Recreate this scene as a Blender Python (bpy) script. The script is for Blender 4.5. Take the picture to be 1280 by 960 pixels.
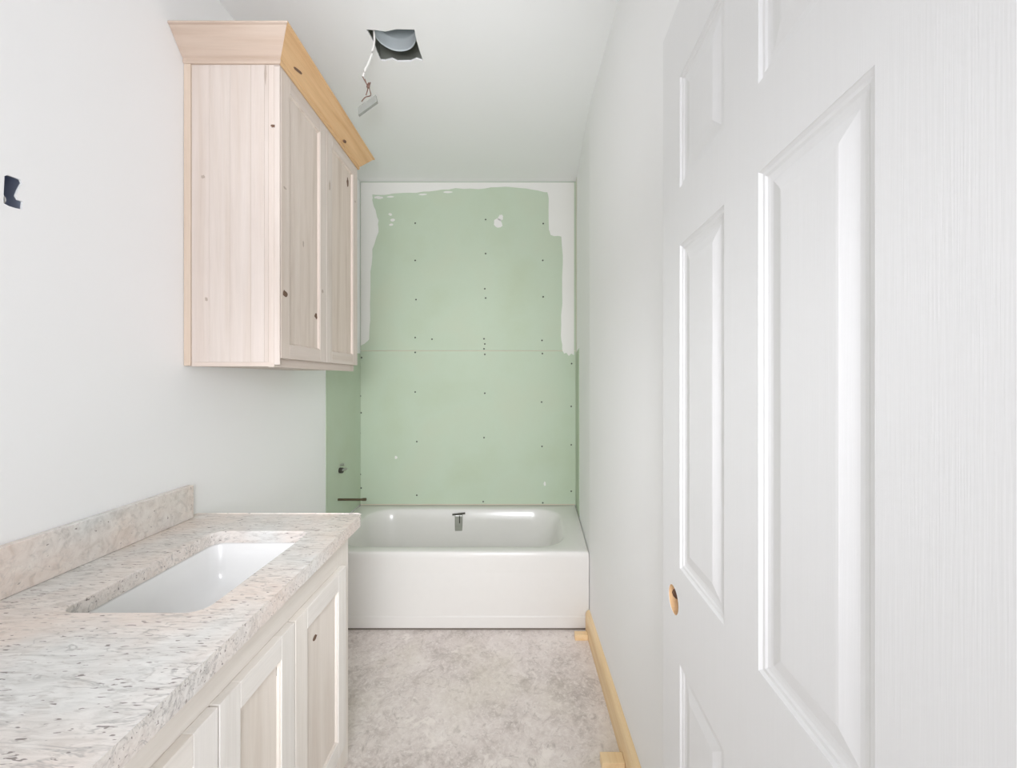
import bpy, bmesh, math, random
from mathutils import Vector, Matrix
R = random.Random(7)
for o in list(bpy.data.objects): bpy.data.objects.remove(o)
SC = bpy.context.scene; COL = SC.collection

# ------------------------------------------------------------------ camera, light, exposure
F, CX, CY, EYE = 480.0, 643.0, 475.0, 1.31          # focal length and vanishing point in pixels, eye height
cam = bpy.data.cameras.new('camera'); cam_o = bpy.data.objects.new('camera', cam); COL.objects.link(cam_o)
cam.sensor_width = 36; cam.lens = 36 * F / 1280; cam.clip_start = .02
cam.shift_x = -(CX - 640) / 1280; cam.shift_y = -(480 - CY) / 1280
cam_o.location = (0, 0, EYE); cam_o.rotation_euler = (math.pi / 2, 0, 0)
SC.camera = cam_o
w = bpy.data.worlds.new('world'); SC.world = w; w.use_nodes = True
w.node_tree.nodes['Background'].inputs[0].default_value = (1, 1, 1, 1)
w.node_tree.nodes['Background'].inputs[1].default_value = 0.2
def area(name, loc, rot, sx, sy, power, col=(1, 1, 1)):
    l = bpy.data.lights.new(name, 'AREA'); l.shape = 'RECTANGLE'; l.size = sx; l.size_y = sy; l.energy = power; l.color = col
    o = bpy.data.objects.new(name, l); COL.objects.link(o); o.location = loc; o.rotation_euler = rot
    return o
area('fill_behind_camera', (.55, -2.95, 1.35), (math.radians(90), 0, 0), 2.2, 2.0, 35, (.945, .955, 1))  # unseen area light behind the camera, added to fill the room
def spot_lamp(name, loc, aim, angle, power, rad=.12):      # spot lamps beside the camera; the far-end one is added fill
    l = bpy.data.lights.new(name, 'SPOT'); l.energy = power; l.spot_size = math.radians(angle); l.spot_blend = 1; l.shadow_soft_size = rad; l.color = (.945, .955, 1)
    o = bpy.data.objects.new(name, l); COL.objects.link(o); o.location = loc
    o.rotation_euler = (Vector(aim) - Vector(loc)).to_track_quat('-Z', 'Y').to_euler()
spot_lamp('flash_bounced_off_ceiling', (-.12, .05, 1.55), (-.34, 2.6, 2.743), 66, 32)
spot_lamp('far_end_fill', (-.08, -.25, 1.55), (-.20, 2.45, .66), 68, 66, .25)  # added fill aimed low at the far end
SC.cycles.diffuse_bounces = 10; SC.cycles.max_bounces = 14
SC.view_settings.view_transform = 'Standard'; SC.view_settings.look = 'None'
SC.view_settings.gamma = 1; SC.view_settings.use_curve_mapping = False
SC.view_settings.exposure = 0.86

# ------------------------------------------------------------------ materials
def srgb(r, g, b):
    f = lambda c: (c / 255 / 12.92) if c / 255 <= .04045 else ((c / 255 + .055) / 1.055) ** 2.4
    return (f(r), f(g), f(b), 1)
class N:
    def __init__(s, name, rough=.5, metal=0, spec=.5):
        s.m = bpy.data.materials.new(name); s.m.use_nodes = True; s.t = s.m.node_tree
        s.b = s.t.nodes['Principled BSDF']; s.b.inputs['Roughness'].default_value = rough
        s.b.inputs['Metallic'].default_value = metal; s.b.inputs['Specular IOR Level'].default_value = spec
    def n(s, typ, **kw):
        o = s.t.nodes.new(typ)
        for k, v in kw.items():
            if k in o.inputs: o.inputs[k].default_value = v
            else: setattr(o, k, v)
        return o
    def l(s, a, b): s.t.links.new(a, b)
    def coords(s, scale=(1, 1, 1), rot=(0, 0, 0), rnd=0):
        tc = s.n('ShaderNodeTexCoord'); mp = s.n('ShaderNodeMapping'); mp.inputs['Scale'].default_value = scale
        mp.inputs['Rotation'].default_value = rot
        s.l(tc.outputs['Object'], mp.inputs['Vector'])
        if rnd:
            oi = s.n('ShaderNodeObjectInfo'); mu = s.n('ShaderNodeMath', operation='MULTIPLY'); mu.inputs[1].default_value = rnd
            s.l(oi.outputs['Random'], mu.inputs[0]); s.l(mu.outputs[0], mp.inputs['Location'])
        return mp.outputs[0]
    def noise(s, v, scale, detail=4, rough=.5, dist=0):
        o = s.n('ShaderNodeTexNoise'); o.inputs['Scale'].default_value = scale; o.inputs['Detail'].default_value = detail
        o.inputs['Roughness'].default_value = rough; o.inputs['Distortion'].default_value = dist
        s.l(v, o.inputs['Vector']); return o.outputs['Fac']
    def ramp(s, f, stops):
        o = s.n('ShaderNodeValToRGB'); e = o.color_ramp.elements
        while len(e) < len(stops): e.new(.5)
        for q, (p, c) in zip(e, stops): q.position = p; q.color = c if len(c) == 4 else (*c, 1)
        s.l(f, o.inputs[0]); return o.outputs[0]
    def mix(s, f, a, b, mode='MIX'):
        o = s.n('ShaderNodeMix', data_type='RGBA', blend_type=mode)
        if isinstance(f, float): o.inputs[0].default_value = f
        else: s.l(f, o.inputs[0])
        for i, c in ((6, a), (7, b)):
            if isinstance(c, tuple): o.inputs[i].default_value = c
            else: s.l(c, o.inputs[i])
        return o.outputs[2]
    def col(s, c):
        if isinstance(c, tuple): s.b.inputs['Base Color'].default_value = c
        else: s.l(c, s.b.inputs['Base Color'])
    def bump(s, h, strength=.2, dist=.002):
        o = s.n('ShaderNodeBump'); o.inputs['Strength'].default_value = strength; o.inputs['Distance'].default_value = dist
        s.l(h, o.inputs['Height']); s.l(o.outputs[0], s.b.inputs['Normal'])
G = lambda v: (v, v, v, 1)

def m_plain(name, c, rough=.5, metal=0, spec=.5):
    k = N(name, rough, metal, spec); v = k.coords()
    n = k.noise(v, 30, 3)
    k.col(k.mix(n, tuple([x * .97 for x in c[:3]] + [1]), c)); return k.m
def m_paint(name, c, bump=.06, scale=220, blotch=.02):
    k = N(name, .62, 0, .3); v = k.coords()
    n = k.noise(v, 2.5, 3); d = tuple([x * (1 - blotch) for x in c[:3]] + [1])
    k.col(k.mix(n, d, c)); k.bump(k.noise(v, scale, 2), bump, .001); return k.m
def m_green():
    k = N('green_board_paper', .75, 0, .2); v = k.coords()
    n = k.ramp(k.noise(v, 2.2, 4), [(.3, srgb(182, 195, 170)), (.52, srgb(187, 201, 180)), (.72, srgb(189, 199, 177))])
    f = k.noise(v, 160, 2)
    k.col(k.mix(f, n, k.mix(.06, n, G(1.0))))
    return k.m
def m_wood(name, cols, axis='z', grain=1.0, rough=.6, contrast=.5):
    k = N(name, rough, 0, .3)
    sc = {'z': (22, 22, 1.1), 'y': (22, 1.1, 22), 'x': (1.1, 22, 22)}[axis]
    v = k.coords(sc, rnd=37.0)
    n = k.noise(v, 1.2 * grain, 5, .55, .6)
    fine = k.noise(v, 9 * grain, 3, .6)
    base = k.ramp(n, [(.28, cols[0]), (.5, cols[1]), (.74, cols[2])])
    fr = k.ramp(fine, [(.3, G(1 - .10 * contrast)), (.7, G(1))])
    c = k.mix(1.0, base, fr, 'MULTIPLY')
    oi = k.n('ShaderNodeObjectInfo'); tint = k.ramp(oi.outputs['Random'], [(0, (1, .965, .93, 1)), (.5, (.99, .985, .98, 1)), (1, (.97, .95, .94, 1))])
    k.col(k.mix(1.0, c, tint, 'MULTIPLY')); k.bump(fine, .08, .001); return k.m
def m_granite(name, rot=0.0, stretch=(1, 1, 1), flecks=.62, mottle=1.0, streak=1.0, fscale=95, zone_at=.5):
    k = N(name, .16, 0, .5)
    v0 = k.coords((1, 1, 1)); v = k.coords(stretch, (0, 0, rot))
    zone = k.ramp(k.noise(v0, 3.2, 3), [(zone_at - .10, G(0)), (zone_at + .12, G(1))])
    n1 = k.noise(v, 26, 6, .65, 1.2)
    warm = k.ramp(n1, [(.30, srgb(209, 194, 183)), (.48, srgb(224, 211, 202)), (.7, srgb(233, 223, 214))])
    cool = k.ramp(n1, [(.30, srgb(198, 197, 194)), (.48, srgb(216, 215, 212)), (.7, srgb(229, 228, 225))])
    c = k.mix(zone, warm, cool)
    f2 = k.ramp(k.noise(v, 60, 4, .6, .8), [(.54, G(0)), (.68, G(.5 * mottle))])
    c = k.mix(f2, c, srgb(176, 170, 165))
    f3 = k.ramp(k.noise(v, fscale, 2, .5, .3), [(flecks, G(0)), (flecks + .04, G(.8))])
    c = k.mix(f3, c, srgb(112, 102, 98))
    # thin wandering grey veins
    f4 = k.ramp(k.noise(v, 9, 4, .55, 1.4), [(.475, G(0)), (.5, G(.5 * streak)), (.525, G(0))])
    gate = k.ramp(k.noise(v0, 9, 2), [(.46, G(0)), (.60, G(1))])
    c = k.mix(k.mix(1.0, f4, gate, 'MULTIPLY'), c, srgb(138, 136, 135))
    k.col(c); return k.m
def m_concrete():
    k = N('concrete', .8, 0, .25); v = k.coords()
    a = k.noise(v, 5, 8, .66, .7); b = k.noise(v, 26, 6, .7, 1.5); d = k.noise(v, 2.2, 3)
    c = k.ramp(a, [(.32, srgb(182, 172, 166)), (.5, srgb(213, 203, 198)), (.68, srgb(227, 219, 214))])
    c = k.mix(k.ramp(k.noise(v, 60, 5, .7, 1.0), [(.52, G(0)), (.62, G(.6))]), c, srgb(236, 230, 226))
    c = k.mix(k.ramp(k.noise(v, 8, 4, .6, .5), [(.62, G(0)), (.68, G(.7))]), c, srgb(240, 233, 227))
    c = k.mix(k.ramp(b, [(.42, G(0)), (.64, G(.5))]), c, srgb(238, 231, 226))
    c = k.mix(k.ramp(k.noise(v, 14, 8, .75, 2.5), [(.32, G(.7)), (.47, G(0))]), c, srgb(170, 160, 154))
    c = k.mix(k.ramp(d, [(.52, G(0)), (.7, G(.35))]), c, srgb(208, 201, 182))
    k.col(c); k.bump(b, .25, .003); return k.m
def m_door():
    k = N('door_paint', .5, 0, .35); v = k.coords((260, 260, 4)); v2 = k.coords((700, 700, 14))
    n = k.noise(v, 1, 4, .6, .3)
    k.col(k.mix(n, srgb(224, 224, 224), srgb(228, 228, 228)))
    k.bump(k.mix(.5, n, k.noise(v2, 1, 2)), .16, .0012); return k.m
def m_metal(name, c, rough=.3):
    k = N(name, rough, 1.0); v = k.coords((3, 3, 60))
    k.col(k.mix(k.noise(v, 3, 3), tuple([x * .8 for x in c[:3]] + [1]), c)); return k.m

WH = m_paint('wall_paint', srgb(241, 241, 241))
CE = m_paint('ceiling_paint', srgb(239, 239, 239), .05, 160)
MUD = m_paint('joint_compound', srgb(229, 228, 224), .12, 60, .03)
GREEN = m_green()
KRAFT = m_plain('gypsum_core', srgb(214, 206, 190), .9)
WOODS = [srgb(208, 195, 185), srgb(214, 203, 195), srgb(219, 209, 202)]
WOOD_V = m_wood('pale_knotty_wood_upright', WOODS, 'z')
WOOD_H = m_wood('pale_knotty_wood_along_wall', WOODS, 'y')
WOOD_X = m_wood('pale_knotty_wood_across', WOODS, 'x')
WOOD_P = m_wood('door_panel_wood', [srgb(203, 190, 180), srgb(217, 206, 198), srgb(222, 212, 205)], 'z', 1.2, contrast=.6)
CROWN = m_wood('honey_pine', [srgb(198, 154, 110), srgb(217, 179, 136), srgb(226, 193, 151)], 'y', 1.0, .55, .8)
PINE = m_wood('raw_pine', [srgb(228, 196, 148), srgb(240, 214, 172), srgb(244, 222, 188)], 'y', 1.0)
PALEV = m_wood('whitewashed_wood', [srgb(229, 225, 219), srgb(237, 234, 229), srgb(241, 238, 234)], 'z', .9, contrast=.5)
PALEH = m_wood('whitewashed_wood_along', [srgb(229, 225, 219), srgb(237, 234, 229), srgb(241, 238, 234)], 'y', .9, contrast=.5)
KNOT = m_plain('knot_wood', srgb(112, 86, 70), .8)
KNOTL = m_plain('grey_knot_wood', srgb(178, 164, 152), .8)
GRAN = m_granite('granite_top', .10, (.55, 2.6, 2.0), .65, 1.0, 1.0, 80)
GRANB = m_granite('granite_backsplash', 0, (1.2, 1.2, 1.0), .70, .75, .3, 75, .56)
CERAM = m_plain('white_ceramic', srgb(232, 232, 231), .12)
ENAM = m_plain('tub_enamel', srgb(223, 221, 217), .2)
CONC = m_concrete(); DOOR = m_door()
CHROME = m_metal('chrome', srgb(214, 214, 210), .4); GALV = m_plain('galvanised_steel', srgb(236, 243, 246), .35, .2)
DARKM = m_plain('dark_metal', srgb(78, 76, 70), .45, .6)
COPPER = m_plain('copper_pipe', srgb(92, 80, 60), .45, .5)
SCREW = m_plain('screw_black', srgb(70, 74, 66), .6)
BOXP = m_plain('blue_grey_plastic', srgb(186, 194, 212), .6)
WIREW = m_plain('white_sheath', srgb(226, 224, 220), .5)
WIREC = m_plain('brown_wire', srgb(120, 90, 78), .5)
WIREG = m_plain('grey_strip', srgb(150, 152, 146), .6)
BAY = m_plain('joist_bay_wood', srgb(222, 224, 214), .9)
RAWD = m_plain('raw_door_core', srgb(222, 184, 140), .9)
DRAINM = m_plain('dark_gap', srgb(120, 112, 104), .9)

# ------------------------------------------------------------------ helpers
def link(o, parent=None):
    COL.objects.link(o)
    if parent: o.parent = parent
    return o
def wloc(p):
    v = Vector((0, 0, 0))
    while p: v = v + p.location; p = p.parent
    return v
def obj(name, bm, mat, parent=None, smooth=False, origin=None):
    """one mesh object; bm is in world coordinates"""
    bmesh.ops.recalc_face_normals(bm, faces=bm.faces)
    off = wloc(parent) if parent else Vector(origin or (0, 0, 0))
    bmesh.ops.translate(bm, verts=bm.verts, vec=-off)
    me = bpy.data.meshes.new(name); bm.to_mesh(me); bm.free()
    if smooth:
        for p in me.polygons: p.use_smooth = True
    me.materials.append(mat)
    o = bpy.data.objects.new(name, me); link(o, parent)
    if not parent: o.location = off
    return o
def thing(name, label, cat, loc=(0, 0, 0), group=None):
    o = bpy.data.objects.new(name, None); o.empty_display_size = .05; link(o); o.location = loc
    return tag(o, label, cat, group)
def tag(o, label, cat, group=None):
    o['label'] = label; o['category'] = cat
    if group: o['group'] = group
    return o
def struct(o, label=None):
    o['kind'] = 'structure'
    if label: o['label'] = label
    return o
def add_box(bm, x0, x1, y0, y1, z0, z1, bev=0):
    t = bmesh.new()
    m = Matrix.Translation(((x0 + x1) / 2, (y0 + y1) / 2, (z0 + z1) / 2)) @ Matrix.Diagonal((x1 - x0, y1 - y0, z1 - z0, 1))
    bmesh.ops.create_cube(t, size=1, matrix=m)
    if bev: bmesh.ops.bevel(t, geom=list(t.edges), offset=bev, segments=2, affect='EDGES', profile=.5)
    me = bpy.data.meshes.new('t'); t.to_mesh(me); t.free(); bm.from_mesh(me); bpy.data.meshes.remove(me)
def box(name, x0, x1, y0, y1, z0, z1, mat, parent=None, bev=0):
    bm = bmesh.new(); add_box(bm, x0, x1, y0, y1, z0, z1, bev)
    return obj(name, bm, mat, parent, origin=((x0 + x1) / 2, (y0 + y1) / 2, z0))
def plate_bm(outer, holes, t, mp, bm=None):
    bm = bm or bmesh.new()
    def fill(wv):
        es = []; loops = []
        for lp in [outer] + holes:
            vs = [bm.verts.new(mp(u, v, wv)) for u, v in lp]; loops.append(vs)
            es += [bm.edges.new((vs[i], vs[(i + 1) % len(vs)])) for i in range(len(vs))]
        bmesh.ops.triangle_fill(bm, use_beauty=True, use_dissolve=False, edges=es)
        return loops
    a = fill(0); b = fill(t)
    for la, lb in zip(a, b):
        for i in range(len(la)):
            j = (i + 1) % len(la)
            bm.faces.new((la[i], la[j], lb[j], lb[i]))
    return bm
def rrect(x0, x1, y0, y1, r, seg=6):
    pts = []
    for cx, cy, a0 in ((x1 - r, y0 + r, -90), (x1 - r, y1 - r, 0), (x0 + r, y1 - r, 90), (x0 + r, y0 + r, 180)):
        for i in range(seg + 1):
            a = math.radians(a0 + 90 * i / seg); pts.append((cx + r * math.cos(a), cy + r * math.sin(a)))
    return pts
def circ(cx, cy, r, n=20, jit=0):
    return [(cx + (r * (1 + jit * R.uniform(-1, 1))) * math.cos(2 * math.pi * i / n), cy + (r * (1 + jit * R.uniform(-1, 1))) * math.sin(2 * math.pi * i / n)) for i in range(n)]
def loft(bm, loops, closed=True, cap0=False, cap1=False):
    L = [[bm.verts.new(p) for p in lp] for lp in loops]
    n = len(L[0])
    for a, b in zip(L, L[1:]):
        for i in range(n if closed else n - 1):
            j = (i + 1) % n
            bm.faces.new((a[i], a[j], b[j], b[i]))
    if cap0: bm.faces.new(L[0])
    if cap1: bm.faces.new(L[-1])
    return L
def tube_bm(pts, r, n=10, bm=None):
    bm = bm or bmesh.new(); pts = [Vector(p) for p in pts]; loops = []
    up = Vector((0, 0, 1))
    for i, p in enumerate(pts):
        d = (pts[min(i + 1, len(pts) - 1)] - pts[max(i - 1, 0)]).normalized()
        a = d.cross(up) if abs(d.dot(up)) < .95 else d.cross(Vector((1, 0, 0)))
        a.normalize(); b = d.cross(a)
        rr = r[i] if isinstance(r, (list, tuple)) else r
        loops.append([p + a * rr * math.cos(2 * math.pi * k / n) + b * rr * math.sin(2 * math.pi * k / n) for k in range(n)])
    loft(bm, loops, True, True, True); return bm
def spline(ps, k=6):
    out = []
    for i in range(len(ps) - 1):
        p0, p1, p2, p3 = [Vector(ps[max(0, min(len(ps) - 1, i + d))]) for d in (-1, 0, 1, 2)]
        for s in range(k):
            t = s / k
            out.append(.5 * ((2 * p1) + (p2 - p0) * t + (2 * p0 - 5 * p1 + 4 * p2 - p3) * t * t + (3 * p1 - p0 - 3 * p2 + p3) * t ** 3))
    out.append(Vector(ps[-1])); return out
# pixel -> point on a known surface of the room
XL, XR, XRB, YA, YB, ZC = -1.115, .393, .445, 2.008, 2.775, 2.743
SB = F / YB
def on_left(px, py, X=XL): s = (CX - px) / -X; return (F / s, EYE + (CY - py) / s)       # -> (y, z)
def on_back(px, py, Y=YB): s = F / Y; return ((px - CX) / s, EYE + (CY - py) / s)        # -> (x, z)
def on_ceil(px, py, Z=ZC): s = (CY - py) / (Z - EYE); return ((px - CX) / s, F / s)      # -> (x, y)

# ------------------------------------------------------------------ the room shell
YN = .18
fl = struct(box('floor', XL - .1, .6, YN - .6, YB + .15, -.1, 0, CONC), 'bare mottled concrete slab floor')
ceil_hole = [on_ceil(*p) for p in [(458, 37), (470, 37.5), (482, 39.5), (495, 36.5), (518, 37), (520, 48), (524, 62), (529, 76.5), (521, 74),
             (514, 77), (497, 77.5), (490, 74), (482, 76.5), (476, 76), (472, 67), (467, 53)]]
ce = struct(obj('ceiling', plate_bm([(XL - .1, YN), (.6, YN), (.6, YB + .12), (XL - .1, YB + .12)], [ceil_hole], .008,
            lambda u, v, t: (u, v, ZC + t)), CE), 'plain white ceiling with a ragged rectangular cut-out')
bm = bmesh.new()
bx0, bx1, by0, by1, bz0, bz1 = -.70, -.30, 1.2, 2.0, ZC + .008, ZC + .33
for a in ((bx0 - .03, bx0, by0, by1, bz0, bz1), (bx1, bx1 + .03, by0, by1, bz0, bz1), (bx0 - .03, bx1 + .03, by0 - .03, by0, bz0, bz1),
          (bx0 - .03, bx1 + .03, by1, by1 + .03, bz0, bz1), (bx0 - .03, bx1 + .03, by0 - .03, by1 + .03, bz1, bz1 + .02)):
    add_box(bm, *a)
obj('joist_bay', bm, BAY, ce)
box_hole = [on_left(*p) for p in [(5.6, 220), (9.5, 218.7), (16, 221), (25.6, 224.4), (27.5, 229), (23, 237.5), (20, 245), (23, 250), (28.7, 252),
            (27.5, 262), (19, 260), (11, 257.5), (4.4, 254), (4.6, 242)]]
wl = struct(obj('wall_left', plate_bm([(YN, 0), (YB + .1, 0), (YB + .1, ZC), (YN, ZC)], [box_hole], .005,
            lambda u, v, t: (XL - t, u, v)), WH), 'smooth white painted wall behind the vanity')
box('stud_backing', XL - .11, XL - .096, YN, YB + .1, 0, ZC, BAY, wl)
# right wall: straight as far as the tub, then opening a little wider along the tub
bm = bmesh.new()
for (ya, yb, xa, xb) in ((YN, YA, XR, XR), (YA, YB + .1, XR, XR + (XRB - XR) * (YB + .1 - YA) / (YB - YA))):
    v = [bm.verts.new(p) for p in ((xa, ya, 0), (xb, yb, 0), (xb + .1, yb, 0), (xa + .1, ya, 0), (xa, ya, ZC), (xb, yb, ZC), (xb + .1, yb, ZC), (xa + .1, ya, ZC))]
    for f in ((0, 1, 2, 3), (4, 5, 6, 7), (0, 1, 5, 4), (1, 2, 6, 5), (2, 3, 7, 6), (3, 0, 4, 7)): bm.faces.new([v[i] for i in f])
wr = struct(obj('wall_right', bm, WH), 'smooth white painted wall behind the open door')
wb = struct(box('wall_back', XL - .1, .6, YB + .013, YB + .1, 0, ZC, WH), 'alcove end wall of green moisture board with white joint compound')
# unseen white shell behind the camera, added to bounce light evenly
WHN = m_paint('bounce_shell_paint', srgb(240, 240, 240))
for nm, a in (('wall_bounce_left', (-2.0, -1.9, -3.1, YN, 0, ZC)), ('wall_bounce_right', (1.7, 1.8, -3.1, YN, 0, ZC)), ('wall_bounce_back', (-2.0, 1.8, -3.1, -3.0, 0, ZC)),
              ('wall_bounce_front_left', (-1.9, XL - .02, YN - .1, YN, 0, ZC)), ('wall_bounce_front_right', (XR + .021, 1.7, YN - .1, YN, 0, ZC)), ('ceiling_bounce', (-2.0, 1.8, -3.1, YN - .001, ZC + .001, ZC + .05)), ('floor_bounce', (-2.0, 1.8, -3.1, YN - .601, -.1, 0))):
    struct(box(nm, *a, WHN))
XWR = lambda y: XR + (XRB - XR) * max(0, y - YA) / (YB - YA)

# green boards of the alcove: two on the back wall with an open horizontal joint, one on each return
SEAM_L, SEAM_R = on_back(450, 438)[1], on_back(718, 441)[1]
SEAM = 1.521
def board_back(name, z0, z1):
    bm = bmesh.new(); add_box(bm, XL + .001, XRB - .001, YB, YB + .0125, z0, z1, .0016)
    return obj(name, bm, GREEN, wb)
board_back('green_board', .408, SEAM - .0025); board_back('green_board', SEAM + .0025, ZC - .001)
box('board_joint', XL + .002, XRB - .002, YB + .005, YB + .0125, SEAM - .0024, SEAM + .0024, KRAFT, wb)
yg = on_left(407, 550)[0]
bm = bmesh.new(); add_box(bm, XL, XL + .003, yg, YB - .0005, .412, 1.50, .0008); obj('green_board', bm, GREEN, wl)
yg2 = 2.52
bm = bmesh.new()
loft(bm, [[(XWR(y) - d, y, z) for (y, z) in ((yg2, .412), (YB - .001, .412), (YB - .001, 1.50), (yg2 + .015, 1.52), (yg2 + .01, .9))] for d in (0, .003)], True, True, True)
obj('green_board', bm, GREEN, wr)

# joint compound on the back wall: ragged U round the upper board
def back_poly(name, pts, th, mat, parent):
    return obj(name, plate_bm([on_back(*p) for p in pts], [], -th, lambda u, v, t: (u, YB + .0005 + t, v)), mat, parent)
def rough(pts, amp=.8, k=3):
    out = []
    for i in range(len(pts) - 1):
        a, b = pts[i], pts[i + 1]
        for s in range(k):
            t = s / k; out.append((a[0] + (b[0] - a[0]) * t + R.uniform(-amp, amp), a[1] + (b[1] - a[1]) * t + R.uniform(-amp, amp)))
    out.append(pts[-1]); return out
inner = rough([(456, 430), (462, 424), (463, 400), (463, 340), (466, 312), (473, 290), (473, 276), (469, 262), (465, 250), (466, 243), (480, 244), (497, 241), (520, 240.5),
               (545, 238.5), (570, 235.5), (598, 236), (622, 233.5), (650, 235), (672, 238), (684, 241), (686, 250), (686.5, 288), (689, 294), (702, 296), (703.5, 330),
               (702.5, 380), (701, 420), (703, 436), (705, 442)], .7)
mudpts = inner + [(708, 441), (711, 445), (714, 442), (717.5, 444), (717.6, 228.2), (451, 228.2), (451, 432)]
m1 = back_poly('joint_compound', mudpts, .0016, MUD, wb)
def blob(cx, cy, rx, ry, n=12, jit=.3):
    return [(cx + rx * (1 + R.uniform(-jit, jit)) * math.cos(2 * math.pi * i / n), cy + ry * (1 + R.uniform(-jit, jit)) * math.sin(2 * math.pi * i / n)) for i in range(n)]
for b in ((622, 279, 6, 5), (626, 272, 3, 3.5), (488, 268, 2.2, 1.6), (491, 275, 3.2, 1.6), (489, 281, 2.4, 1.3), (495, 572, 1.6, 1.8), (681, 605, 1.5, 3), (473, 247, 6, 1.6), (488, 246, 4.5, 1.2), (528, 243, 5, 1), (560, 240, 7, 1.1)):
    back_poly('compound_dab', blob(*b), .0012, MUD, wb)
# compound in the upper return corner of the right wall
bm = bmesh.new()
ys = [2.70, 2.705, 2.69, 2.70, 2.695, 2.71, 2.70, 2.69, 2.70]
zs = [1.50 + i * (ZC - .005 - 1.50) / 8 for i in range(9)]
loft(bm, [[(XWR(y) - d, y, z) for y, z in zip(ys, zs)] + [(XWR(YB - .002) - d, YB - .002, ZC - .005), (XWR(YB - .002) - d, YB - .002, 1.50)] for d in (.0002, .002)], True, True, True)
obj('corner_compound', bm, m_paint('thin_compound', srgb(214, 214, 200), .1, 60), wr)

# screws
sm = bmesh.new(); bmesh.ops.create_uvsphere(sm, u_segments=8, v_segments=4, radius=.0062, matrix=Matrix.Diagonal((1, .35, 1, 1)))
sme = bpy.data.meshes.new('screw'); sm.to_mesh(sme); sm.free(); sme.materials.append(SCREW)
scr = [(519, 279), (519, 325.5), (520, 374.5), (519, 422), (519, 440.5), (540, 424), (519, 490), (521, 552), (521, 619), (607, 274.5), (607, 317), (606, 361), (607, 372.5), (605, 423.5),
       (606, 430), (605, 436), (606, 443), (606, 491.5), (605, 547), (604, 627), (679, 279.5), (678.5, 325.5), (679, 371), (677.5, 425.5), (678, 442), (677, 502.5), (677.5, 558), (678.5, 628.5),
       (452, 447), (450.5, 495), (451.5, 516), (450, 541.5), (450.5, 593), (451.5, 610), (714.5, 454.5), (714, 508), (714, 556), (714, 614)]
for p in scr:
    x, z = on_back(*p); o = bpy.data.objects.new('screw', sme); link(o, wb); o.location = Vector((x, YB - .0008, z)) - wloc(wb)
# pine baseboard on the right wall
bm = bmesh.new()
prof = [(0, 0), (-.022, 0), (-.022, .088), (-.018, .1), (-.010, .108), (0, .110)]
loft(bm, [[(XR + a - .0003, y, b) for a, b in prof] for y in (.9, YA - .003)], True, True, True)
struct(obj('baseboard_right', bm, PINE), 'raw pine baseboard along the right wall')
# door jamb the open door hangs on
bm = bmesh.new(); add_box(bm, .335, XR + .02, .06, .178, 0, 2.05, .003)
struct(obj('trim_1', bm, DOOR), 'white door jamb beside the hinges')

# ------------------------------------------------------------------ bathtub
tub = thing('bathtub', 'white alcove bathtub with flat apron below the green wall', 'bathtub', (-.36, (YA + YB) / 2, 0))
RIM = .41
flare = lambda x, y: x + (XRB - XR) * max(0, (y - YA)) / (YB - YA) * min(1, max(0, (x + .1) / .45))
def tl(x0, x1, y0, y1, r, z): return [(flare(x, y), y, z) for x, y in rrect(x0, x1, y0, y1, r, 8)]
L, Rr = XL + .004, XR - .0022
bm = bmesh.new()
loft(bm, [tl(L, Rr, YA, YB - .003, .004, RIM - .03), tl(L, Rr, YA, YB - .003, .006, RIM - .012), tl(L + .003, Rr - .003, YA + .004, YB - .004, .010, RIM - .003), tl(L + .01, Rr - .01, YA + .012, YB - .008, .012, RIM),
          tl(L + .12, Rr - .105, YA + .062, YB - .085, .16, RIM), tl(L + .128, Rr - .113, YA + .069, YB - .093, .16, RIM - .003), tl(L + .135, Rr - .122, YA + .074, YB - .10, .16, RIM - .012),
          tl(L + .15, Rr - .145, YA + .085, YB - .112, .165, RIM - .08), tl(L + .18, Rr - .21, YA + .10, YB - .13, .17, .16), tl(L + .20, Rr - .25, YA + .118, YB - .15, .17, .105),
          tl(L + .25, Rr - .31, YA + .165, YB - .20, .15, .075), tl(L + .33, Rr - .40, YA + .24, YB - .27, .1, .07)], True, False, True)
obj('basin', bm, ENAM, tub, True)
bm = bmesh.new()
pr = [(0, RIM - .03), (.0, RIM - .035), (.003, .30), (.0035, .075), (.0015, .068), (.0015, .012), (.02, .012), (.02, RIM - .03)]
loft(bm, [[(x, YA + a, b) for a, b in pr] for x in (L, Rr)], True, True, True)
obj('apron', bm, ENAM, tub)
box('base_gap', L + .01, Rr - .01, YA + .006, YA + .03, 0, .0125, DRAINM, tub)
# caulk bead along the wall
bm = bmesh.new(); add_box(bm, L, XRB - .006, YB - .012, YB - .0015, RIM + .0003, RIM + .0045, .001)
obj('caulk_bead', bm, m_plain('cream_caulk', srgb(226, 215, 200), .6), tub)
# overflow fitting on the inner slope
ox, oy = -.386, YB - .105
bm = bmesh.new(); add_box(bm, ox - .027, ox + .027, oy - .016, oy + .016, .265, .375, .006); op = obj('overflow_plate', bm, CHROME, tub)
bm = bmesh.new(); add_box(bm, ox + .004, ox + .010, oy - .020, oy - .014, .32, .372, .001); obj('overflow_slot', bm, DARKM, op)
bm = tube_bm([(ox - .043, oy - .012, .378), (ox + .0, oy - .012, .383), (ox + .045, oy - .012, .388)], .0065, 8); obj('overflow_cap', bm, DARKM, tub)
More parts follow.
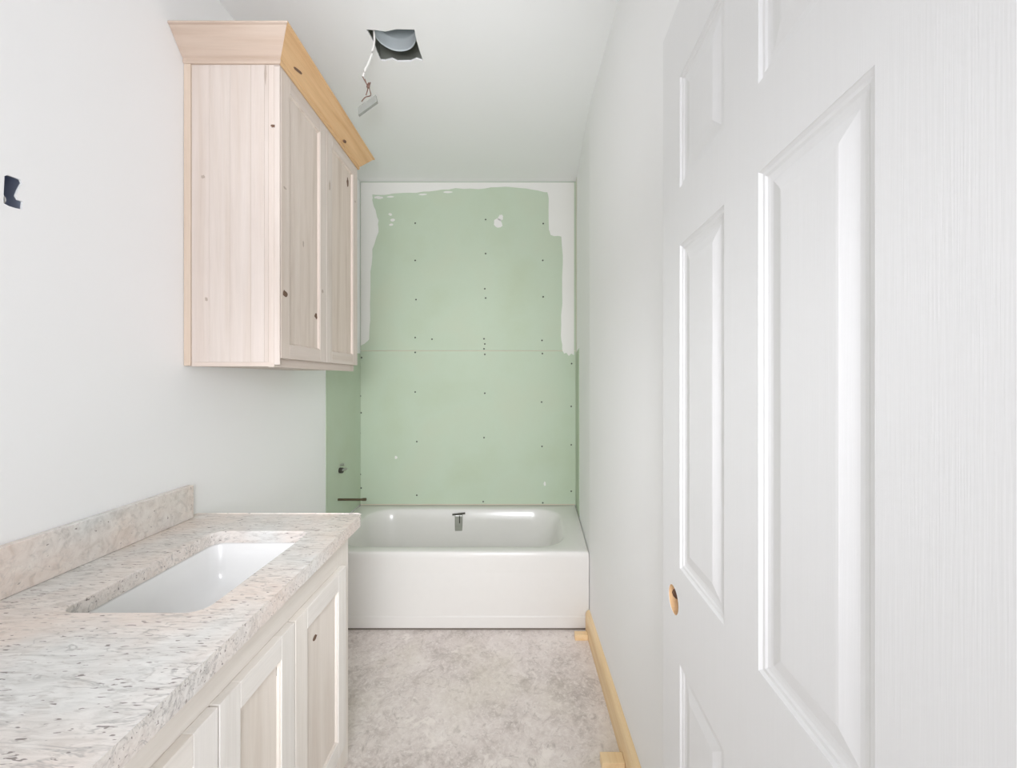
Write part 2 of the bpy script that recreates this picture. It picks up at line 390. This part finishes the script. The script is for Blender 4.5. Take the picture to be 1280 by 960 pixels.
# pipe stubs on the left return of the alcove
py, pz = on_left(422, 624.5)
t = thing('pipe_stub', 'dark bare pipe stub sticking out above the tub rim', 'pipe', (XL + .003, py, pz))
obj('pipe', tube_bm([(XL - .01, py, pz), (XL + .165, py, pz)], .0075, 12), COPPER, t)
obj('pipe_cap', tube_bm([(XL + .158, py, pz + .0005), (XL + .180, py, pz + .001)], .0095, 12), COPPER, t)
vy, vz = on_left(424, 588)
t = thing('shower_valve', 'small rough-in shower valve poking through the green board', 'valve', (XL + .003, vy, vz))
obj('valve_body', tube_bm([(XL - .01, vy, vz), (XL + .022, vy, vz)], .018, 12), DARKM, t)
obj('valve_stem', tube_bm([(XL + .02, vy, vz + .002), (XL + .05, vy, vz + .012)], [.008, .006], 10), CHROME, t)
obj('stop_screw', tube_bm([(XL + .0, vy + .01, vz + .034), (XL + .03, vy + .01, vz + .036)], .007, 8), CHROME, t)

# ------------------------------------------------------------------ door standing open against the right wall
DW, DT, HE = .612, .035, 2.03
dr = bpy.data.objects.new('door_1', None); link(dr); dr.empty_display_size = .1
dr.location = (.2905, .222, .012)
ang = math.atan2(.3228 - .2905, .834 - .222)      # leaf swings towards +Y and slightly towards the wall
dr['kind'] = 'structure'; dr['label'] = 'white six panel door swung open, unpainted bore hole without a knob'
# leaf coordinates: u along the leaf from the hinge, v up, w depth into the leaf from the face
def dobj(name, bm, mat, parent=None, smooth=False):
    bmesh.ops.recalc_face_normals(bm, faces=bm.faces)
    me = bpy.data.meshes.new(name); bm.to_mesh(me); bm.free(); me.materials.append(mat)
    o = bpy.data.objects.new(name, me); link(o, parent or dr); return o
dr.rotation_euler = (0, 0, -ang)
D = lambda u, v, wd: (wd, u, v)
u_st = [0, .093, .257, .344, .516, DW]               # hinge stile | panel | mullion | panel | lock stile
hz = lambda y, s=650: EYE + (CY - y) / s - .012
v_r = [0, .235, hz(830), hz(710), hz(307), hz(235), hz(97), HE]
def dplate(name, u0, u1, v0, v1, holes=()):
    return dobj(name, plate_bm([(u0, v0), (u1, v0), (u1, v1), (u0, v1)], list(holes), DT, lambda a, b, c: D(a, b, c)), DOOR)
dplate('stile', 0, u_st[1], 0, HE)
HU, HV = DW - .061, hz(749, 621)
dplate('stile', u_st[4], DW, 0, HE, [circ(HU, HV, .0275, 24)])
for a, b in ((v_r[0], v_r[1]), (v_r[2], v_r[3]), (v_r[4], v_r[5]), (v_r[6], v_r[7])):
    dplate('rail', u_st[1], u_st[4], a, b)
for a, b in ((v_r[1], v_r[2]), (v_r[3], v_r[4]), (v_r[5], v_r[6])):
    dplate('mullion', u_st[2], u_st[3], a, b)
    for u0, u1 in ((u_st[1], u_st[2]), (u_st[3], u_st[4])):
        bm = bmesh.new(); lp = []
        for ins, dep in ((0, DT * .5), (0, 0.0005), (.004, .0045), (.008, .0050), (.011, .0075), (.016, .0085), (.021, .0085), (.040, .0025), (.043, .0022)):
            lp.append([D(*p, dep if ins == 0 else dep * .7) for p in ((u0 + ins, a + ins), (u1 - ins, a + ins), (u1 - ins, b - ins), (u0 + ins, b - ins))])
        loft(bm, lp, True, True, True)
        dobj('panel', bm, DOOR)
# raw fibre inside the bore hole and the latch bore behind it
bm = bmesh.new(); n = 24
rg = lambda r, d: [D(HU + r * math.cos(2 * math.pi * i / n), HV + r * math.sin(2 * math.pi * i / n), d) for i in range(n)]
loft(bm, [rg(.0274, .0008), rg(.0262, .0008), rg(.0262, DT - .001), rg(.0274, DT - .001)], True)
bl = dobj('bore_lining', bm, RAWD)
bm = bmesh.new()
loft(bm, [[D(HU + .020 + .009 * k, HV + .011 * math.cos(q), DT * .5 + .011 * math.sin(q)) for q in [2 * math.pi * i / 12 for i in range(12)]] for k in (0, 1)], True, True, True)
dobj('latch_bore', bm, KNOT, bl)
for hv in (.22, 1.0, 1.82):
    bm = tube_bm([D(-.006, hv - .045, .004), D(-.006, hv + .045, .004)], .006, 10); dobj('hinge', bm, CHROME)

# ------------------------------------------------------------------ upper cabinet
CF, CFD = -.812, -.792                   # frame front, door front (x)
c0, c1, z0, z1 = F / 370, F / 247.5, 1.358, 2.383
cab = thing('upper_cabinet', 'pale knotty wood wall cabinet with honey pine crown beside the tub', 'cabinet', (XL, (c0 + c1) / 2, z0))
box('carcass', XL + .001, CF - .02, c0 + .019, c1 - .001, z0 + .012, z1 + .06, WOOD_V, cab)
sp = bpy.data.objects.new('side_panel', None); link(sp, cab)
edges = [XL + .001, XL + .024, XL + .085, XL + .155, XL + .225, XL + .270, CF - .0198]
for i, (a, b) in enumerate(zip(edges, edges[1:])):
    bm = bmesh.new(); add_box(bm, a + .0002, b - .0002, c0 - (.004 if i == 0 else 0), c0 + .019, z0 + (.012 if 0 < i else .0), z1 + .02, .0006)
    obj('scribe_strip' if i == 0 else 'board', bm, WOOD_V if i else m_wood('scribe_wood', [srgb(202, 182, 164), srgb(212, 194, 177), srgb(216, 200, 184)], 'z'), sp)
bm = bmesh.new(); add_box(bm, XL + .0245, CF - .002, c0 - .001, c0 + .019, z0 - .002, z0 + .0118, .0008); obj('bottom_strip', bm, WOOD_X, sp)
box('bottom_board', XL + .002, CF - .021, c0 + .0195, c1 - .002, z0 + .0, z0 + .0119, WOOD_H, cab)
ff = bpy.data.objects.new('face_frame', None); link(ff, cab)
FX0, FX1 = CF - .0195, CF
for nm, a, b, za, zb, mt in (('stile', c0, c0 + .04, z0 - .004, z1 + .06, WOOD_V), ('stile', c1 - .04, c1, z0 - .004, z1 + .06, WOOD_V),
                             ('rail', c0 + .0402, c1 - .0402, z0 - .004, z0 + .04, WOOD_H), ('rail', c0 + .0402, c1 - .0402, z1 - .04, z1 + .06, WOOD_H)):
    bm = bmesh.new(); add_box(bm, FX0, FX1, a, b, za, zb, .0008); obj(nm, bm, mt, ff)
def shaker(parent, xf, y0, y1, za, zb, st, mats, th=.019, rec=.009, bead=.006):
    """framed door in the plane x = xf, facing +X"""
    d = bpy.data.objects.new('door', None); link(d, parent)
    V, H, Pm = mats
    def pc(nm, a, b, c, e, m):
        bm = bmesh.new(); add_box(bm, xf - th, xf, a, b, c, e, .0012); return obj(nm, bm, m, d)
    pc('stile', y0, y0 + st, za, zb, V); pc('stile', y1 - st, y1, za, zb, V)
    pc('rail', y0 + st + .0002, y1 - st - .0002, za, za + st, H); pc('rail', y0 + st + .0002, y1 - st - .0002, zb - st, zb, H)
    bm = bmesh.new(); lp = []
    for ins, dep in ((.0, th - .004), (0, .002), (bead * .6, .004), (bead, rec), (.02, rec)):
        lp.append([(xf - dep, p, q) for p, q in ((y0 + st + ins, za + st + ins), (y1 - st - ins, za + st + ins), (y1 - st - ins, zb - st - ins), (y0 + st + ins, zb - st - ins))])
    loft(bm, lp, True, True, True); obj('panel', bm, Pm, d)
    return d
ymid = (c0 + c1) / 2
bm = bmesh.new(); add_box(bm, CF + .0003, CFD - .0008, c0, c0 + .0032, z0 + .004, z1 - .012, .0006); obj('edge_lip', bm, WOOD_V, ff)
d1 = shaker(cab, CFD, c0 + .0072, ymid - .0015, z0 + .026, z1 - .012, .05, (WOOD_V, WOOD_H, WOOD_P))
d2 = shaker(cab, CFD, ymid + .0015, c1 - .003, z0 + .026, z1 - .012, .05, (WOOD_V, WOOD_H, WOOD_P))
def knot_x(parent, x, y, z, ry, rz, mat=KNOT, tilt=0):      # flat knot in a face looking +X
    pts = blob(0, 0, ry, rz, 12, .3); ca, sa = math.cos(tilt), math.sin(tilt)
    obj('knot', plate_bm([(y + a * ca - b * sa, z + a * sa + b * ca) for a, b in pts], [], .0006, lambda u, v, t: (x + t, u, v)), mat, parent)
def knot_y(parent, x, y, z, rx, rz, mat=KNOT):              # flat knot in a face looking at the doorway
    obj('knot', plate_bm([(x + a, z + b) for a, b in blob(0, 0, rx, rz, 12, .3)], [], -.0006, lambda u, v, t: (u, y + t, v)), mat, parent)
def px_x(px, py, X): y, z = on_left(px, py, X); return (X, y, z)
for par, p, r, tl_, X in ((d1, (356.5, 367.5), (.013, .012), 0, CFD), (d1, (395, 395), (.010, .012), .4, CFD - .009), (d1, (379, 305), (.004, .011), 0, CFD - .009), (d1, (403, 364), (.006, .008), 0, CFD),
                      (d2, (434.5, 228), (.009, .024), 0, CFD - .009), (d2, (412, 232), (.007, .02), 0, CFD), (d2, (444, 252), (.006, .006), 0, CFD), (d1, (356, 235), (.008, .004), 0, CFD)):
    q = px_x(*p, X); knot_x(par, X, q[1], q[2], r[0], r[1], KNOT if r[0] > .0085 else KNOTL, tl_)
for p, r, mt in (((341.5, 157.5), (.007, .006), KNOT), ((332, 92), (.003, .032), KNOTL), ((254, 221), (.006, .006), KNOTL), ((258, 374), (.005, .007), KNOTL)):
    x, z = on_back(*p, c0); knot_y(sp, x, c0 - .0001, z, r[0], r[1], mt)
# crown: three mitred lengths
cr = bpy.data.objects.new('crown_moulding', None); link(cr, cab)
cz0, cz1, PR = z1 - .008, 2.464, .064
cprof = [(.000, cz0), (.005, cz0), (.008, cz0 + .006), (.007, cz0 + .016), (.012, cz0 + .020), (.028, cz0 + .041), (.044, cz0 + .062), (.058, cz1 - .008), (PR, cz1 - .006), (PR, cz1), (PR - .014, cz1), (.000, cz1 - .006)]
FXc = CFD - .001
cprof = [(a + .0005, b) for a, b in cprof]
def crown(name, ends, mat):
    bm = bmesh.new(); loft(bm, [[e(a) + (b,) for a, b in cprof] for e in ends], True, True, True); return obj(name, bm, mat, cr)
# filler so the crown sits on a solid frieze
box('frieze', XL + .002, FXc - .001, c0 + .001, c1 - .001, z1 + .061, cz1 - .012, WOOD_H, cr)
box('frieze_board', CF + .0005, FXc - .0005, c0, c1, z1 - .010, cz1 - .012, WOOD_H, cr)
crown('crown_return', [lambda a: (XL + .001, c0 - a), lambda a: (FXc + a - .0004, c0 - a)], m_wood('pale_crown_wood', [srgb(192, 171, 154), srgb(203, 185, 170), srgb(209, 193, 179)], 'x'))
crown('crown_front', [lambda a: (FXc + a, c0 - a), lambda a: (FXc + a, c1 + a)], CROWN)
crown('crown_return', [lambda a: (XL + .001, c1 + a), lambda a: (FXc + a - .0004, c1 + a)], CROWN)
# knots on the sloping crown front
def crown_knot(px, py, frac, ly, lz):
    i = frac * PR; x = FXc + i + .002; s = (CX - px) / -x; y = F / s; z = EYE + (CY - py) / s
    nrm = Vector((.80, 0, -.60)); tu = Vector((0, 1, 0)); tv = Vector((.6, 0, .8))
    bm = bmesh.new(); c = Vector((x, y, z))
    loft(bm, [[c + nrm * d + tu * (a * math.cos(.25) - b * math.sin(.25)) + tv * (a * math.sin(.25) + b * math.cos(.25)) for a, b in lp] for lp in (blob(0, 0, ly, lz, 12, .12),) for d in (-.004, .002)], True, True, True)
    obj('knot', bm, KNOT, cr)
crown_knot(372, 88, .33, .022, .0045); crown_knot(431, 177, .3, .009, .006)

# ------------------------------------------------------------------ vanity cabinet, counter, backsplash, sink
HC, TH = .84, .036
VX = -.574; VD = -.553; v1y = F / 362; v0y = .19
van = thing('vanity_cabinet', 'whitewashed wood vanity base cabinet with framed doors under granite', 'cabinet', ((XL + VX) / 2, .75, 0))
ZT = HC - TH
for nm, a, b, za, zb, x0, x1, mt in (('end_panel', v1y - .019, v1y, 0, ZT, XL + .002, VX - .02, PALEV), ('end_panel', v0y, v0y + .019, 0, ZT, XL + .002, VX - .02, PALEV),
            ('back_panel', v0y + .02, v1y - .02, .1, ZT - .01, XL + .002, XL + .012, PALEV), ('bottom_board', v0y + .02, v1y - .02, .1, .118, XL + .013, VX - .021, PALEH),
            ('toe_kick', v0y + .02, v1y - .02, 0, .0995, VX - .09, VX - .075, PALEH)):
    box(nm, x0, x1, a, b, za, zb, mt, van)
ff = bpy.data.objects.new('face_frame', None); link(ff, van)
doors = [(1.263, .972), (.968, .721), (.717, .470), (.466, .222)]
for nm, a, b, za, zb, mt in [('stile', v1y - .085, v1y, .0, ZT, PALEV), ('stile', v0y, v0y + .05, 0, ZT, PALEV), ('rail', v0y + .0502, v1y - .0852, ZT - .115, ZT, PALEH), ('rail', v0y + .0502, v1y - .0852, .1, .14, PALEH)] + \
        [('stile', (doors[i][1] + doors[i + 1][0]) / 2 - .02, (doors[i][1] + doors[i + 1][0]) / 2 + .02, .1402, ZT - .1152, PALEV) for i in range(3)]:
    bm = bmesh.new(); add_box(bm, VX - .019, VX, a, b, za, zb, .0008); obj(nm, bm, mt, ff)
WPAN = m_wood('vanity_panel_wood', [srgb(224, 216, 207), srgb(234, 228, 220), srgb(238, 232, 225)], 'z', .9, contrast=.5)
vds = [shaker(van, VD, b, a, .115, .70, .055, (PALEV, PALEH, WPAN), .0205) for a, b in doors]
X = VD - .009
q = px_x(393.5, 797, X); knot_x(vds[0], X, q[1], q[2], .010, .008)
q = px_x(348, 836, X); knot_x(vds[1], X, q[1], q[2], .008, .017, m_plain('dull_knot_wood', srgb(150, 142, 134), .8))
q = px_x(430.5, 713.5, VX); knot_x(ff, VX, q[1], q[2], .004, .004)

SX0, SX1, SY0, SY1 = -.928, -.634, .778, 1.194
cut = rrect(SX0, SX1, SY0, SY1, .032, 6)
cyf = F / 356
bm = plate_bm([(XL + .001, v0y - .002), (-.507, v0y - .002), (-.503, v0y + .002), (-.5325, cyf - .02), (-.537, cyf - .006), (-.547, cyf), (XL + .001, cyf)], [cut], -TH, lambda u, v, t: (u, v, HC + t))
es = [e for e in bm.edges if all(abs(v.co.z - HC) < 1e-5 for v in e.verts) and len(e.link_faces) == 2 and any(abs(f.normal.z) < .5 for f in e.link_faces if (f.normal_update() or True))]
bmesh.ops.bevel(bm, geom=es, offset=.003, segments=2, affect='EDGES', profile=.5)
ct = tag(obj('countertop', bm, GRAN, None, origin=((XL - .52) / 2, .75, HC - TH)), 'speckled cream and grey granite counter with rectangular sink cut-out', 'countertop')
bse = F / 366
bm = bmesh.new(); add_box(bm, XL + .001, XL + .021, v0y, bse, HC + .0003, HC + .112, .002)
tag(obj('backsplash', bm, GRANB, None, origin=(XL + .011, .75, HC)), 'low upright granite strip standing on the counter against the wall', 'backsplash')
sink = thing('sink', 'white rectangular ceramic basin mounted under the granite counter', 'sink', ((SX0 + SX1) / 2, (SY0 + SY1) / 2, HC - TH - .165))
bm = bmesh.new()
def sl(ins, r, z): return [(x, y, z) for x, y in rrect(SX0 + ins, SX1 - ins, SY0 + ins, SY1 - ins, r, 6)]
zt = HC - TH - .0005
loft(bm, [sl(-.028, .05, zt - .012), sl(-.028, .05, zt), sl(-.004, .036, zt), sl(-.001, .034, zt - .006), sl(.006, .032, zt - .08), sl(.014, .036, zt - .115), sl(.03, .04, zt - .130), sl(.06, .04, zt - .135), sl(.12, .02, zt - .139)], True, False, True)
obj('bowl', bm, CERAM, sink, True)
bm = bmesh.new()
loft(bm, [[(x, y, zt - .150) for x, y in circ((SX0 + SX1) / 2, (SY0 + SY1) / 2, .02, 20)], [(x, y, zt - .137) for x, y in circ((SX0 + SX1) / 2, (SY0 + SY1) / 2, .027, 20)], [(x, y, zt - .136) for x, y in circ((SX0 + SX1) / 2, (SY0 + SY1) / 2, .016, 20)]], True, True, True)
obj('drain', bm, CHROME, sink)

# ------------------------------------------------------------------ duct and loose wiring in the ceiling, box in the left wall
dc = (-.507, 1.624); dz = ZC + .032
duct = thing('ceiling_duct', 'round galvanised duct collar inside the ceiling cut-out', 'duct', (dc[0], dc[1], dz))
bm = bmesh.new()
rg = lambda r, z: [(dc[0] + r * math.cos(2 * math.pi * i / 40), dc[1] + r * math.sin(2 * math.pi * i / 40), z) for i in range(40)]
loft(bm, [rg(.087, dz), rg(.0855, dz + .004), rg(.087, dz + .01), rg(.087, dz + .05), rg(.0855, dz + .054), rg(.087, dz + .058), rg(.087, dz + .27), rg(.0885, dz + .27), rg(.0885, dz)], True)
obj('collar', bm, GALV, duct, True)
bm = bmesh.new(); loft(bm, [rg(.0868, dz + .262), rg(.0868, dz + .266)], True, True, True); obj('duct_light_cap', bm, GALV, duct)  # unseen cap added so no light leaks down the duct
bm = bmesh.new(); loft(bm, [rg(.089, dz + .012), rg(.0905, dz + .012), rg(.0905, dz + .035), rg(.089, dz + .035)], True); obj('seam_band', bm, GALV, duct)
cy_ = 1.585
cp = lambda px, py, Y=cy_: ((px - CX) / (F / Y), Y, EYE + (CY - py) / (F / Y))
hw = thing('hanging_wires', 'loose white cable with stripped brown wires dangling below the ceiling cut-out', 'wires', cp(463, 100))
p_top = cp(467.5, 38, 1.590)
obj('cable', tube_bm(spline([(p_top[0] - .005, p_top[1] + .03, ZC + .14), (p_top[0] - .002, p_top[1] + .006, ZC + .05), p_top, cp(468, 50, 1.585), cp(466, 62, 1.58), cp(461, 78), cp(456, 88), cp(453.5, 96)]), .0042, 8), WIREW, hw, True)
obj('wire', tube_bm(spline([cp(453, 95), cp(456, 101), cp(460, 107), cp(462, 106), cp(463, 103)]), .0022, 6), WIREC, hw, True)
obj('wire', tube_bm(spline([cp(456, 99), cp(459, 107), cp(459.5, 112), cp(457.5, 119)]), .002, 6), WIREC, hw, True)
obj('wire', tube_bm(spline([cp(461, 105), cp(462, 112), cp(463.3, 119), cp(458, 121), cp(455, 123), cp(452, 127)]), .002, 6), WIREC, hw, True)
obj('wire_nut', tube_bm([cp(460, 109.5), cp(461.5, 104)], [.007, .005], 8), WIREC, hw, True)
bm = bmesh.new(); A, B, C_, D_ = [Vector(cp(*p)) for p in ((447.5, 136), (470, 119.5), (472, 128), (448.5, 145))]
loft(bm, [[v + Vector((0, d, 0)) for v in (A, B, C_, D_)] for d in (-.006, .006)], True, True, True)
obj('sheath_strip', bm, WIREG, hw)

by, bz = on_left(16, 240)
eb = thing('electrical_box', 'dark electrical box recessed in a torn hole in the left wall', 'electrical box', (XL - .006, by, bz))
bm = bmesh.new()
for a in ((XL - .085, XL - .081, by - .032, by + .032, bz - .052, bz + .052), (XL - .081, XL - .0065, by - .032, by - .029, bz - .052, bz + .052), (XL - .081, XL - .0065, by + .029, by + .032, bz - .052, bz + .052),
          (XL - .081, XL - .0065, by - .029, by + .029, bz - .052, bz - .049), (XL - .081, XL - .0065, by - .029, by + .029, bz + .049, bz + .052)): add_box(bm, *a)
obj('box', bm, BOXP, eb)
e = lambda px, py, d: (XL - d, *on_left(px, py))
obj('wire', tube_bm(spline([e(9, 240, .05), e(12, 243, .02), e(13, 249, .012), e(11.5, 254, .014), e(9, 259, .03)]), .0018, 6), WIREW, eb, True)

# ------------------------------------------------------------------ offcuts on the floor
for (px0, px1, pyb, hgt, dep, lab) in ((719, 735, 801, .03, .03, 'short pine offcut on the floor touching the tub apron end'), (753, 780, 966, .032, .04, 'short pine offcut on the floor against the baseboard, away from the tub')):
    s = (pyb - CY) / EYE; y = F / s; x0 = (px0 - CX) / s
    bm = bmesh.new(); add_box(bm, x0, XR - .0235, y, y + dep, .0003, hgt, .0015)
    tag(obj('wood_block', bm, PINE, None, origin=((x0 + XR - .0235) / 2, y, 0)), lab, 'wood block', 'pine offcuts by the baseboard')
